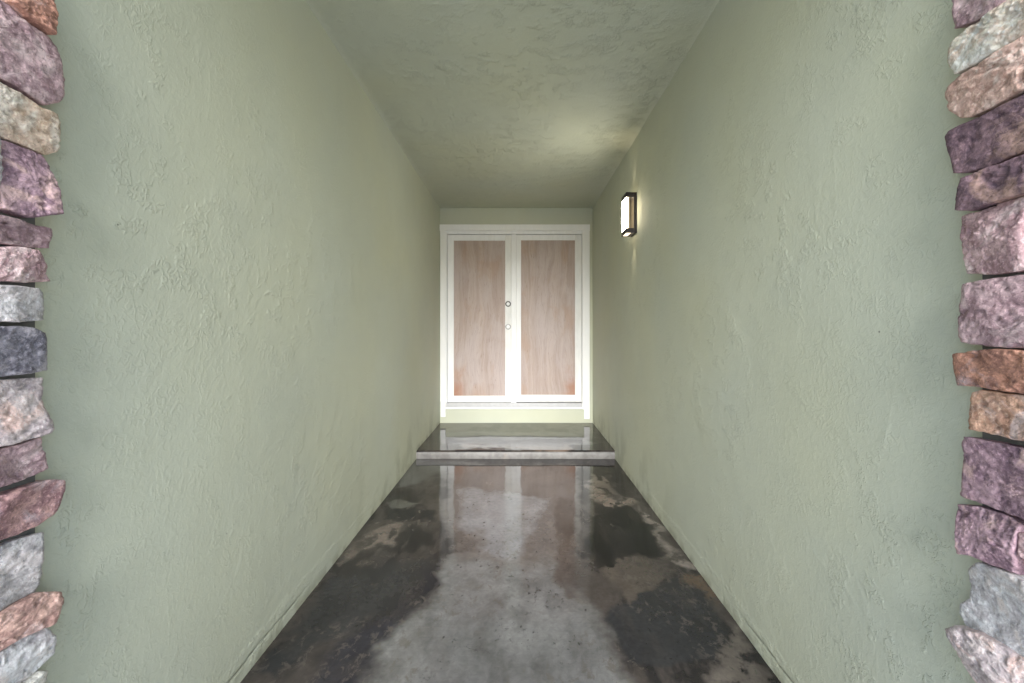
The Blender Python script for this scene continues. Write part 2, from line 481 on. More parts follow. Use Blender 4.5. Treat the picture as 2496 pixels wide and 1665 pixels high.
# ---- passage floor and landing, stains and painted door reflections written as a colour attribute
STAINS = [   # name, colour, outline on the floor (x, y) in metres
    ('pale', (0.128, 0.126, 0.126), [(-0.49, 1.442), (-0.508, 1.586), (-0.491, 1.728), (-0.417, 1.865), (-0.364, 1.97), (-0.365, 2.172), (-0.343, 2.265), (0.207, 2.265), (0.237, 2.086), (0.279, 1.899), (0.314, 1.743), (0.317, 1.61), (0.349, 1.518), (0.363, 1.442), (0.354, 0.7), (-0.422, 0.7)]),  # part bare grey concrete, part door reflection painted into the colour
    ('pinkish', (0.108, 0.094, 0.088), [(-0.574, 3.783), (0.493, 3.783), (0.308, 2.265), (0.199, 2.172), (-0.329, 2.172), (-0.485, 2.881)]),  # reflection of the doors, painted into the floor colour
    ('patch', (0.165, 0.163, 0.172), [(-0.419, 3.234), (-0.312, 3.234), (-0.096, 3.185), (0.044, 3.092), (0.192, 3.004), (0.145, 2.733), (0.078, 2.536), (0.02, 2.289), (-0.054, 2.217), (-0.218, 2.265), (-0.241, 2.366), (-0.193, 2.42), (-0.286, 2.536), (-0.354, 2.733)]),
    ('blackR', (0.008, 0.008, 0.009), [(0.508, 3.004), (0.681, 2.962), (0.763, 2.843), (0.765, 2.631), (0.797, 2.42), (0.706, 2.217), (0.571, 2.217), (0.487, 2.172), (0.391, 2.172), (0.4, 2.366)]),
    ('greyR', (0.022, 0.022, 0.024), [(0.617, 2.007), (0.737, 2.066), (0.722, 1.934), (0.79, 1.865), (0.802, 1.757), (0.798, 1.648), (0.734, 1.551), (0.652, 1.54), (0.559, 1.518), (0.461, 1.475), (0.382, 1.551), (0.333, 1.648), (0.319, 1.772), (0.371, 1.833), (0.485, 1.882)]),
    ('rustR', (0.062, 0.05, 0.043), [(0.453, 2.241), (0.655, 2.172), (0.687, 2.086), (0.617, 2.007), (0.47, 1.865), (0.453, 1.97), (0.383, 2.128)]),
    ('rustE', (0.075, 0.05, 0.034), [(0.742, 2.046), (0.855, 2.046), (0.859, 1.882), (0.8, 1.865), (0.758, 1.916), (0.718, 1.951)]),
    ('pinkR', (0.14, 0.108, 0.09), [(0.475, 3.234), (0.592, 3.501), (0.674, 3.336), (0.711, 3.092), (0.795, 2.962), (0.736, 2.921), (0.583, 2.881), (0.515, 3.047)]),
    ('dustE', (0.17, 0.145, 0.13), [(0.774, 2.881), (0.82, 2.768), (0.835, 2.536), (0.835, 2.34), (0.871, 2.172), (0.872, 2.086), (0.799, 2.172), (0.763, 2.241), (0.81, 2.42), (0.784, 2.598)]),
    ('brownB', (0.085, 0.07, 0.062), [(0.831, 1.757), (0.868, 1.714), (0.873, 1.586), (0.869, 1.475), (0.889, 1.379), (0.622, 1.379), (0.693, 1.518), (0.768, 1.586), (0.82, 1.674)]),
    ('rustM', (0.062, 0.049, 0.043), [(0.262, 3.047), (0.337, 2.962), (0.352, 2.698), (0.295, 2.172), (0.258, 1.899), (0.217, 2.007), (0.233, 2.265), (0.232, 2.536)]),
    ('blackL', (0.012, 0.012, 0.014), [(-0.851, 2.881), (-0.683, 2.843), (-0.534, 2.805), (-0.501, 2.631), (-0.661, 2.631), (-0.861, 2.664)]),
    ('ovalL', (0.075, 0.075, 0.068), [(-0.891, 2.962), (-0.799, 3.047), (-0.695, 2.962), (-0.714, 2.843), (-0.84, 2.843)]),
    ('pinkL', (0.115, 0.09, 0.078), [(-0.889, 2.536), (-0.777, 2.631), (-0.701, 2.567), (-0.715, 2.42), (-0.804, 2.366), (-0.844, 2.265), (-0.894, 2.172), (-0.914, 2.314)]),
    ('purpL', (0.02, 0.019, 0.024), [(-0.648, 1.687), (-0.51, 1.865), (-0.413, 2.172), (-0.382, 2.007), (-0.469, 1.787), (-0.513, 1.674), (-0.49, 1.442), (-0.462, 1.22), (-0.698, 1.22), (-0.681, 1.442), (-0.68, 1.529)]),
    ('blkLL', (0.02, 0.02, 0.022), [(-0.897, 1.496), (-0.89, 1.635), (-0.817, 1.635), (-0.761, 1.574), (-0.817, 1.518), (-0.841, 1.442)]),
    ('greyL', (0.028, 0.027, 0.028), [(-0.904, 2.007), (-0.762, 2.172), (-0.425, 2.172), (-0.519, 1.899), (-0.658, 1.714), (-0.793, 1.586), (-0.886, 1.714)]),
    ('topL', (0.08, 0.08, 0.08), [(-0.976, 3.887), (-0.499, 3.852), (-0.559, 3.684), (-0.669, 3.621), (-0.835, 3.185), (-0.906, 3.185)]),

]
def stain_field(X, Y, seed, stains, specks=0):
    wx = (fbm(X * 5, Y * 5, seed=seed) - .5) * 0.18 + (fbm(X * 21, Y * 21, seed=seed + 7, gain=.6) - .5) * 0.055
    wy = (fbm(X * 5, Y * 5, seed=seed + 20) - .5) * 0.30 + (fbm(X * 21, Y * 21, seed=seed + 27, gain=.6) - .5) * 0.08
    xx, yy = X + wx, Y + wy
    f1 = fbm(X * 3.2, Y * 2.4, seed=seed + 40, octv=6, gain=.6)
    f2 = fbm(X * 9, Y * 7, seed=seed + 50, octv=6, gain=.6)
    w = sstep(.42, .60, f1)[..., None]
    C = (1 - w) * np.array([.017, .015, .0155]) + w * np.array([.048, .040, .0365])
    w = sstep(.56, .68, f2)[..., None] * .7
    C = C * (1 - w) + w * np.array([.016, .015, .016])
    w = sstep(.50, .64, fbm(X * 16, Y * 5, seed=seed + 55, octv=6, gain=.65))[..., None] * .55     # drag marks
    C = C * (1 - w) + w * np.array([.060, .050, .046])
    R = 0.03 + 0.04 * f2
    for name, c, poly in stains:
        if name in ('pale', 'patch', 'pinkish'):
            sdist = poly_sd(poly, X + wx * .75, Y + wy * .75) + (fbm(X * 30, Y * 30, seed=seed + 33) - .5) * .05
        else:
            sdist = poly_sd(poly, xx, yy)
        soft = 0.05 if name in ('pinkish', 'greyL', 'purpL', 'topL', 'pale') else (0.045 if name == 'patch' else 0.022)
        m = sstep(soft, -soft, sdist)
        br = 0.50 + 1.0 * fbm(X * 9, Y * 6, seed=seed + 60 + len(name), octv=6, gain=.62)
        m = m * (.72 + .28 * sstep(.35, .55, fbm(X * 14, Y * 8, seed=seed + 70 + len(name), octv=5, gain=.62)))
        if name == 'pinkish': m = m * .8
        if name in ('pinkR', 'dustE', 'brownB', 'rustR', 'rustE', 'pinkL'):      # broken, crusty stains
            m = m * sstep(.36, .50, fbm(X * 22, Y * 18, seed=seed + 80 + len(name), octv=5, gain=.62))
        C = C * (1 - m[..., None]) + m[..., None] * (np.array(c) * br[..., None])
        if name == 'patch': R = R + m * .06
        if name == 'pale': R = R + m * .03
        if name in ('dustE', 'pinkR'): R = R + m * .12
        if name.startswith('bl'): R = R * (1 - m) + .05 * m
    if specks:
        r = np.random.default_rng(seed)
        cx = r.uniform(-.9, .86, specks); cy = r.uniform(1.3, 3.9, specks); rad = r.uniform(.002, .0065, specks) ** 1.0
        for a, b, q in zip(cx, cy, rad):
            sel = (np.abs(X - a) < .03) & (np.abs(Y - b) < .03)
            if not sel.any(): continue
            e = np.hypot(X[sel] - a, (Y[sel] - b) * r.uniform(.6, 1.1)) + (vnoise(X[sel] * 160, Y[sel] * 160, seed=seed) - .5) * .006
            m = sstep(q, q * .6, e)[:, None]
            C[sel] = C[sel] * (1 - m) + m * np.array([.02, .018, .018])
    return np.clip(C, .004, 1), np.clip(R, .03, 1)

def stained_sheet(name, x0, x1, y0, y1, z, step, seed, stains, specks, parent=None, thick=0.0, edge=0.0):
    nx, ny = int((x1 - x0) / step), int((y1 - y0) / step)
    X, Y = np.meshgrid(np.linspace(x0, x1, nx + 1), np.linspace(y0, y1, ny + 1), indexing='ij')
    Z = z + (fbm(X * 3, Y * 3, seed=seed + 99, octv=3) - .5) * 0.004
    if edge:                                                                # worn, rounded arris at the front
        Z = Z - edge * np.clip(1 - (Y - y0) / (edge * 1.4), 0, 1) ** 2
    C, R = stain_field(X, Y, seed, stains, specks)
    idx = np.arange((nx + 1) * (ny + 1)).reshape(nx + 1, ny + 1)
    F = np.stack([idx[:-1, :-1], idx[1:, :-1], idx[1:, 1:], idx[:-1, 1:]], -1).reshape(-1, 4)
    o = mesh_obj(name, np.stack([X, Y, Z], -1).reshape(-1, 3), F, M_floor, parent, smooth=True)
    at = o.data.attributes.new('stain', 'FLOAT_COLOR', 'POINT')
    at.data.foreach_set('color', np.concatenate([C, R[..., None]], -1).astype(np.float32).ravel())
    return o
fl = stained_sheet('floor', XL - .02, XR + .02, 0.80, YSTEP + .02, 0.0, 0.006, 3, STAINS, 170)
tag(fl, kind='structure')

step = empty('landing_step', (0, YSTEP, 0))
tag(step, 'low concrete landing step with dark stained top and pale edge before the doors', 'step', None, 'thing')
LAND = [
    ('greyL', (.05, .05, .052), [(-.80, 4.62), (-.2, 4.72), (.5, 4.66), (.76, 4.40), (.5, 4.12), (-.5, 4.10), (-.8, 4.3)]),
    ('patch', (.11, .11, .12), [(-.72, 4.36), (-.3, 4.44), (.1, 4.34), (.6, 4.42), (.72, 4.20), (.3, 4.14), (-.3, 4.12), (-.7, 4.16)]),  # pale band, mostly the doors' reflection painted into the tread
    ('rustR', (.15, .11, .09), [(-.5, 4.13), (.1, 4.10), (.5, 4.14), (.5, 4.0), (-.5, 4.0)]),
]
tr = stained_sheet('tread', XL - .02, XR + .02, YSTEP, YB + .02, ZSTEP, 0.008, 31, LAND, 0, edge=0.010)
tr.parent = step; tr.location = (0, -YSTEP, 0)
nu = 160
u = np.linspace(XL - .02, XR + .02, nu + 1)
prof = [(-0.002, -0.02), (-0.004, 0.0), (-0.006, 0.012), (-0.006, 0.03), (-0.005, 0.045), (-0.002, 0.058), (0.004, ZSTEP - .0105), (0.02, ZSTEP - .012)]
V = np.array([[(x, py + (fbm([x * 6], [pz * 9], seed=5)[0] - .5) * .006, pz) for py, pz in prof] for x in u]).reshape(-1, 3)
k = len(prof)
I = np.arange((nu + 1) * k).reshape(nu + 1, k)
F = np.stack([I[:-1, :-1], I[1:, :-1], I[1:, 1:], I[:-1, 1:]], -1).reshape(-1, 4)
mesh_obj('riser', V, F, M_riser, step, smooth=True)

# ---- stucco walls and ceiling
def trowel(a, b, seed, rough=1.0, stretch=(1.0, 1.0)):
    """relief (m) and torn mask of a hand-trowelled coat; a, b are metres in the plane"""
    wa = a * stretch[0] + (fbm(a * 4, b * 4, seed=seed + 1, octv=3) - .5) * .16
    wb = b * stretch[1] + (fbm(a * 4, b * 4, seed=seed + 2, octv=3) - .5) * .16
    h = (fbm(a * 1.5, b * 1.5, seed=seed, octv=3) - .5) * .008
    h = h + (fbm(wa * 8, wb * 8, seed=seed + 3, octv=3) - .5) * .0010 * rough
    region = sstep(.40, .58, fbm(a * 2.1, b * 2.1, seed=seed + 4, octv=3))
    for i, (sc, amp, th) in enumerate(((5.0, .00032, .52), (9.0, .00028, .54), (15.0, .00024, .56))):   # overlapping floated passes with a lip
        f = fbm(wa * sc, wb * sc, seed=seed + 10 + i, octv=4, gain=.5)
        gate = sstep(.42, .58, fbm(a * 3.1, b * 3.1, seed=seed + 50 + i, octv=2))
        h = h + amp * rough * gate * (sstep(th, th + .02, f) + .7 * np.exp(-((f - th - .012) / .010) ** 2))
    f = fbm(wa * 3.4, wb * 3.4, seed=seed + 20, octv=5, gain=.5)
    line = np.exp(-((f - .5) / .0045) ** 2) * sstep(.51, .58, fbm(a * 4.2, b * 4.2, seed=seed + 21, octv=2))
    f = fbm(wa * 9, wb * 4.5, seed=seed + 22, octv=4, gain=.5)
    line = line + np.exp(-((f - .5) / .008) ** 2) * sstep(.55, .62, fbm(a * 7, b * 5, seed=seed + 23, octv=2)) * .8
    h = h + line * .0007 * rough
    f = fbm(wa * 19, wb * 19, seed=seed + 25, octv=4, gain=.6)
    patches = sstep(.52, .60, f) * (.30 + .70 * region)
    h = h + patches * .0004 * rough
    torn = np.clip(patches * .95 + .14, 0, 1)
    tone = .90 + .20 * fbm(a * 1.6, b * 1.3, seed=seed + 30, octv=6, gain=.62)
    warm = (fbm(a * 2.3, b * 2.3, seed=seed + 31, octv=4) - .5)
    coat = np.stack([tone * (1 + .07 * warm), tone * (1 + .03 * warm), tone * (1 - .10 * warm), torn], -1)
    return h, coat

def darken(coat, m, c):
    coat[..., :3] = coat[..., :3] * (1 - m[..., None]) + np.array(c) * m[..., None]

def wall_surf(seed, crack):
    def d(P):
        y, z = P[..., 1], P[..., 2]
        h, coat = trowel(y, z, seed, 0.9)
        # the patched foot of the wall: a rough skirt of render with a ragged upper edge
        top = 0.085 + 0.07 * (fbm(y * 2.2, y * 0, seed=seed + 40) - .5) + 0.02 * (fbm(y * 14, y * 0, seed=seed + 41) - .5)
        fade = sstep(3.5, 2.3, y)
        band = sstep(top + .012, top - .006, z) * fade
        rough = fbm(y * 55, z * 55, seed=seed + 42, octv=3) - .5
        h = h + band * (.0012 + rough * .0020)
        lipm = np.exp(-((z - top) / .012) ** 2) * fade
        coat[..., 3] = np.clip(coat[..., 3] + band * .7 + lipm * .3, 0, 1)
        # hairline crack above the skirt near the mouth of the passage
        cz = .052 + .03 * (fbm(y * 5, y * 0, seed=seed + 43, octv=4) - .5)
        cr = np.exp(-((z - cz) / .0028) ** 2) * sstep(crack + .25, crack, y)
        h = h - cr * .004
        darken(coat, cr * .8, (.18, .18, .15))
        # splash-back dirt along the floor
        g = sstep(.40, .0, z - .22 * (fbm(y * 4, z * 4, seed=seed + 44, octv=4) - .3)) * sstep(.48, .66, fbm(y * 9, z * 5, seed=seed + 45, octv=5, gain=.6))
        darken(coat, g * .30 * sstep(1.9, 3.2, y), (.34, .34, .27))
        st = sstep(.06, .0, z - ZSTEP * (y > YSTEP)) * sstep(.45, .62, fbm(y * 16, z * 12, seed=seed + 46, octv=4))
        darken(coat, st * .45, (.35, .33, .26))
        return h, coat
    return d

def spaced(y0, y1, fine):
    """node positions from y0 to y1, spacing given by fine(y)"""
    p = [y0]
    while p[-1] < y1:
        p.append(p[-1] + fine(p[-1]))
    p[-1] = y1
    return (np.array(p) - y0) / (y1 - y0)
wy0, wy1 = 0.30, YB + .03
us_w = spaced(wy0, wy1, lambda y: .02 if y < .75 else min(.018, max(.004, .0030 * y * y)))
vs_w = spaced(-.02, ZC + .01, lambda z: .0055)
wall_group = 'stucco walls of the entry passage'
wl = grid_slab('stucco_wall', (XL, wy0, -0.02), (0, wy1 - wy0, 0), (0, 0, ZC + .03), (1, 0, 0), us_w, vs_w, wall_surf(101, 1.75), M_stucco_l, 0.25)
tag(wl, 'long sage green trowelled stucco wall on the left, without a lamp', 'wall', wall_group, 'thing')
wr = grid_slab('stucco_wall', (XR, wy0, -0.02), (0, wy1 - wy0, 0), (0, 0, ZC + .03), (-1, 0, 0), us_w, vs_w, wall_surf(202, 1.55), M_stucco_r, 0.25)
tag(wr, 'long sage green trowelled stucco wall on the right carrying the lit lamp', 'wall', wall_group, 'thing')
ROOF = 0.1                                                  # how far the ceiling reaches out past the camera
def ceil_surf(P):
    x, y = P[..., 0], P[..., 1]
    h, coat = trowel(x, y, 303, 5.0, (1.0, 1.35))
    cove = np.exp(-(x - XL).clip(0) / .016) * .010 + np.exp(-(XR - x).clip(0) / .016) * .010 + np.exp(-(YB - y).clip(0) / .016) * .008
    return h + np.clip(cove, 0, .02), coat
cx0, cx1, cy0, cy1 = XL - .25, XR + .25, -ROOF, YB + .28
us_c = spaced(cx0, cx1, lambda x: .05 if (x < XL - .02 or x > XR) else .006)
vs_c = spaced(cy0, cy1, lambda y: .03 if y < 1.6 else min(.013, max(.005, .0017 * y * y)))
ce = grid_slab('stucco_ceiling', (cx0, cy0, ZC), (cx1 - cx0, 0, 0), (0, cy1 - cy0, 0), (0, 0, -1), us_c, vs_c, ceil_surf, M_stucco_c, 0.25)
tag(ce, 'sage green stucco ceiling with rough trowel marks over the passage', 'ceiling', None, 'thing')
def back_surf(P):
    x, z = P[..., 0], P[..., 2]
    h, coat = trowel(x, z, 404, .6)
    h = h * .6 - np.exp(-(XR - x).clip(0) / .006) * .006 - np.exp(-(ZC - z).clip(0) / .008) * .006
    return h, coat
def back_keep(C):
    return ~((C[:, 0] > -.875) & (C[:, 0] < .775) & (C[:, 2] > .250) & (C[:, 2] < 2.35) & (C[:, 1] < YB + .1))
wb = grid_slab('stucco_wall', (XL - .02, YB, ZSTEP - .03), (XR - XL + .04, 0, 0), (0, 0, ZC - ZSTEP + .06), (0, -1, 0), np.linspace(0, 1, 181), np.linspace(0, 1, 251), back_surf, M_stucco_b, 0.30, back_keep)
tag(wb, 'narrow sage green end wall framing the white double doors', 'wall', wall_group, 'thing')

# ------------------------------------------------------------------ door frame and doors
fr = empty('doorway', (-.05, YB, ZSTEP))
tag(fr, 'white painted wooden casing and sill around the double doors', 'doorway', None, 'thing')
yc = YB - .022                                           # face of the casing
box('header_casing', -.929, .835, yc - .003, YB + .004, 2.331, 2.405, M_trim, fr)
box('side_casing', -.922, -.853, yc, YB + .004, .325, 2.331, M_trim, fr)
box('side_casing', -.917, -.859, yc, YB + .004, .147, .325, M_trim, fr)
box('side_casing', .747, .832, yc, YB + .004, .235, 2.331, M_trim, fr)
box('side_casing', .768, .832, yc - .001, YB + .004, .122, .235, M_trim, fr)
box('side_jamb', -.900, -.8455, YB + .006, YB + .12, .255, 2.36, M_white, fr)
box('side_jamb', .7465, .800, YB + .006, YB + .12, .255, 2.36, M_white, fr)
box('head_jamb', -.8455, .7465, YB + .006, YB + .12, 2.299, 2.36, M_white, fr)
box('door_stop', -.8445, .7455, YB + .078, YB + .12, .26, 2.298, M_thresh, fr, 0)
box('threshold', -.853, .747, YB - .010, YB + .09, .262, .3085, M_thresh, fr, .004)
box('sill', -.859, .768, YB - .020, YB + .06, .238, .2615, M_white, fr, .003)
box('latch_slot', -.083, -.050, YB + .012, YB + .03, 2.2955, 2.3035, M_dark, fr, 0)

def door(label, x0, x1, px0, px1, zb, pzb, pzt, wood, zt=2.294):
    d = empty('door', ((x0 + x1) / 2, YB + .03, zb))
    tag(d, label, 'door', 'white framed double entry doors', 'thing')
    y0, y1 = YB + .024, YB + .068
    box('stile', x0, px0, y0, y1, zb, zt, M_white, d, .0015)
    box('stile', px1, x1, y0, y1, zb, zt, M_patchy, d, .0015)
    box('rail', px0 + .0005, px1 - .0005, y0 + .001, y1, pzt, zt - .0005, M_white, d, .0015)
    box('rail', px0 + .0005, px1 - .0005, y0 + .001, y1, zb + .0005, pzb, M_white, d, .0015)
    pn = box('panel', px0 - .002, px1 + .002, y0 + .010, y1 - .006, pzb - .002, pzt + .002, wood, d, 0)
    return d
W1 = mat_wood('plywood_left', (1.3, 0, 4.2), -0.30, 1)
W2 = mat_wood('plywood_right', (6.1, 0, 9.7), 0.31, -1)
d1 = door('left door leaf with weathered plywood panel and two round locks', -.842, -.0895, -.769, -.161, .312, .388, 2.225, W1)
d2 = door('right door leaf with weathered plywood panel, plain without locks', -.0275, .743, .027, .666, .318, .399, 2.229, W2)
box('astragal', -.0885, -.0285, YB + .008, YB + .06, .306, 2.297, M_white, d2, .002)
for z, ring, mid in ((1.475, M_steel, M_white), (1.205, M_nickel, M_white)):
    lk = disc('lock', -.1255, YB + .024, z, [(.034, 0), (.034, .004), (.031, .008), (.022, .008)], ring, d1)
    disc('lock_cylinder', -.1255, YB + .024, z, [(.0205, .002), (.0205, .010), (.018, .0125), (.008, .0130)], mid, lk)

# ------------------------------------------------------------------ wall lamp
lamp = empty('wall_lamp', (XR, 3.29, 1.886))
tag(lamp, 'slim dark bronze wall lamp with glowing panel, lit on the right wall', 'lamp')
y0, y1 = 3.218, 3.360
zb, zt = 1.886, 2.187
xf = .793
box('back_plate', .850, XR + .004, y0, y1, zb, zt, M_bronze, lamp, .002)
def cap(name, z0, z1):
    """an open-ended rectangular collar, so that light leaves it upward or downward"""
    t = .004
    c = box(name, xf, .8495, y0, y0 + t, z0, z1, M_bronze, lamp, .0008, 1)
    for a in ((xf, .8495, y1 - t, y1), (xf, xf + t, y0 + t, y1 - t)):
        box('side_plate', *a, z0, z1, M_bronze, c, .0008, 1)
    return c
c_top = cap('top_cap', zt - .036, zt)
c_bot = cap('bottom_cap', zb, zb + .036)
t = NT('lamp_acrylic')
t.out((0.9, 0.85, 0.75), 0.3, **{'Emission Color': (1.0, 0.96, 0.87, 1), 'Emission Strength': 8.5})
M_glow = t.m
t = NT('lamp_lens')
t.out((0.9, 0.85, 0.75), 0.3, **{'Emission Color': (1.0, 0.84, 0.58, 1), 'Emission Strength': 0.45})
M_lens = t.m
t = NT('lamp_acrylic_edge')
t.out((0.75, 0.66, 0.48), 0.35, **{'Emission Color': (1.0, 0.78, 0.42, 1), 'Emission Strength': 0.7})
M_acryl = t.m
box('light_panel', xf + .001, xf + .006, y0 + .005, y1 - .005, zb + .037, zt - .037, M_glow, lamp, .001)
box('panel_housing', xf + .0065, xf + .022, y0 + .006, y1 - .006, zb + .037, zt - .037, M_acryl, lamp, .001)
box('lens', xf + .008, .834, y0 + .012, y1 - .012, zb + .004, zb + .010, M_lens, c_bot, 0)
box('lens', xf + .008, .834, y0 + .012, y1 - .012, zt - .010, zt - .004, M_lens, c_top, 0)
disc_screw = box('screw', .858, .866, y0 - .003, y0 + .001, 2.040, 2.048, M_dark, lamp, .001)
for up in (1, -1):
    sp = bpy.data.lights.new('lamp_beam', 'SPOT')
    sp.energy = 0.22 if up > 0 else 0.34
    sp.color = (1.0, 0.84, 0.60)
    sp.spot_size = math.radians(62)
    sp.spot_blend = 0.8
    sp.shadow_soft_size = 0.012
    so = bpy.data.objects.new('lamp_beam', sp)
    so.location = Vector((.822, (y0 + y1) / 2, (zt - .002) if up > 0 else (zb + .002))) - lamp.location
    so.rotation_euler = (math.radians(180) if up > 0 else 0, 0, 0)
    so.parent = lamp
    col.objects.link(so)

# ------------------------------------------------------------------ stone piers
LEFT_STONES = [   # colour, outline of the face in (y, z) metres, far end last seen in the photograph
    ('rust', [(0.7649, 1.7837), (0.8017, 1.8012), (0.8394, 1.8097), (0.8378, 1.7873), (0.833, 1.7544), (0.8283, 1.7301), (0.7872, 1.735), (0.7649, 1.7459)]),
    ('mauve', [(0.7406, 1.7493), (0.7699, 1.7412), (0.8017, 1.7304), (0.8302, 1.7294), (0.8443, 1.7175), (0.8538, 1.6914), (0.855, 1.6576), (0.8534, 1.6265), (0.8443, 1.6106), (0.8244, 1.5944), (0.7802, 1.6024), (0.7406, 1.6073)]),
    ('tan', [(0.7406, 1.5953), (0.7802, 1.5933), (0.8205, 1.5883), (0.8476, 1.5901), (0.8509, 1.5737), (0.8496, 1.5388), (0.8476, 1.5157), (0.8263, 1.5012), (0.7802, 1.5047), (0.7406, 1.5094)]),
    ('purple', [(0.7507, 1.4997), (0.7802, 1.5008), (0.8236, 1.4992), (0.833, 1.4769), (0.8378, 1.4491), (0.8435, 1.3948), (0.8186, 1.3841), (0.7962, 1.3742), (0.7507, 1.3792)]),
    ('grey', [(0.7163, 1.5026), (0.7482, 1.4978), (0.7494, 1.4499), (0.7482, 1.3868), (0.7163, 1.3779)]),
    ('mauve', [(0.7406, 1.37), (0.7802, 1.3677), (0.8394, 1.3641), (0.8406, 1.3525), (0.8362, 1.3372), (0.833, 1.3252), (0.7837, 1.3196), (0.7406, 1.3166)]),
    ('pink', [(0.745, 1.3122), (0.7768, 1.3175), (0.8084, 1.3186), (0.8159, 1.308), (0.8267, 1.2932), (0.8291, 1.2768), (0.8358, 1.2629), (0.7908, 1.2555), (0.745, 1.2543)]),
    ('pink', [(0.7163, 1.311), (0.7424, 1.3117), (0.7424, 1.2548), (0.7163, 1.2532)]),
    ('grey', [(0.7406, 1.2448), (0.7768, 1.2477), (0.811, 1.247), (0.8186, 1.2383), (0.8201, 1.2156), (0.8209, 1.1879), (0.7768, 1.1842), (0.7406, 1.1832)]),
    ('slate', [(0.7406, 1.1768), (0.7733, 1.176), (0.7962, 1.1741), (0.8174, 1.1639), (0.8213, 1.1452), (0.8244, 1.1202), (0.8275, 1.0933), (0.7999, 1.0906), (0.7699, 1.0893), (0.7406, 1.0894)]),
    ('greypink', [(0.7406, 1.0834), (0.7802, 1.0824), (0.8228, 1.0801), (0.8244, 1.062), (0.8228, 1.0414), (0.8236, 1.0164), (0.8302, 0.9992), (0.8283, 0.9737), (0.8017, 0.9699), (0.7699, 0.9681), (0.7406, 0.9684)]),
    ('mauve', [(0.7406, 0.9639), (0.7768, 0.964), (0.8205, 0.9673), (0.8244, 0.9455), (0.8314, 0.905), (0.8072, 0.9005), (0.7699, 0.8974), (0.7406, 0.8959)]),
    ('pinkred', [(0.7406, 0.8854), (0.7768, 0.884), (0.8148, 0.8844), (0.8362, 0.8832), (0.8652, 0.8698), (0.866, 0.8512), (0.8559, 0.829), (0.8443, 0.8115), (0.8091, 0.8019), (0.7699, 0.803), (0.7406, 0.8032)]),
    ('grey', [(0.7406, 0.7946), (0.7802, 0.7942), (0.8267, 0.7864), (0.8275, 0.7568), (0.8259, 0.7284), (0.8244, 0.7001), (0.811, 0.6811), (0.7733, 0.6843), (0.7406, 0.6855)]),
    ('rustpink', [(0.7406, 0.6836), (0.7768, 0.6841), (0.811, 0.6811), (0.8423, 0.6636), (0.8443, 0.6462), (0.8402, 0.6232), (0.8283, 0.6101), (0.7802, 0.619), (0.7406, 0.6253)]),
    ('lightgrey', [(0.7406, 0.619), (0.7802, 0.615), (0.8275, 0.6056), (0.8386, 0.5841), (0.8402, 0.5469), (0.8129, 0.5385), (0.7837, 0.5335), (0.7406, 0.5424)]),
    ('pale', [(0.7406, 0.5349), (0.7802, 0.5304), (0.8091, 0.5353), (0.8186, 0.5299), (0.8205, 0.4912), (0.8129, 0.4647), (0.7406, 0.4826)]),
]
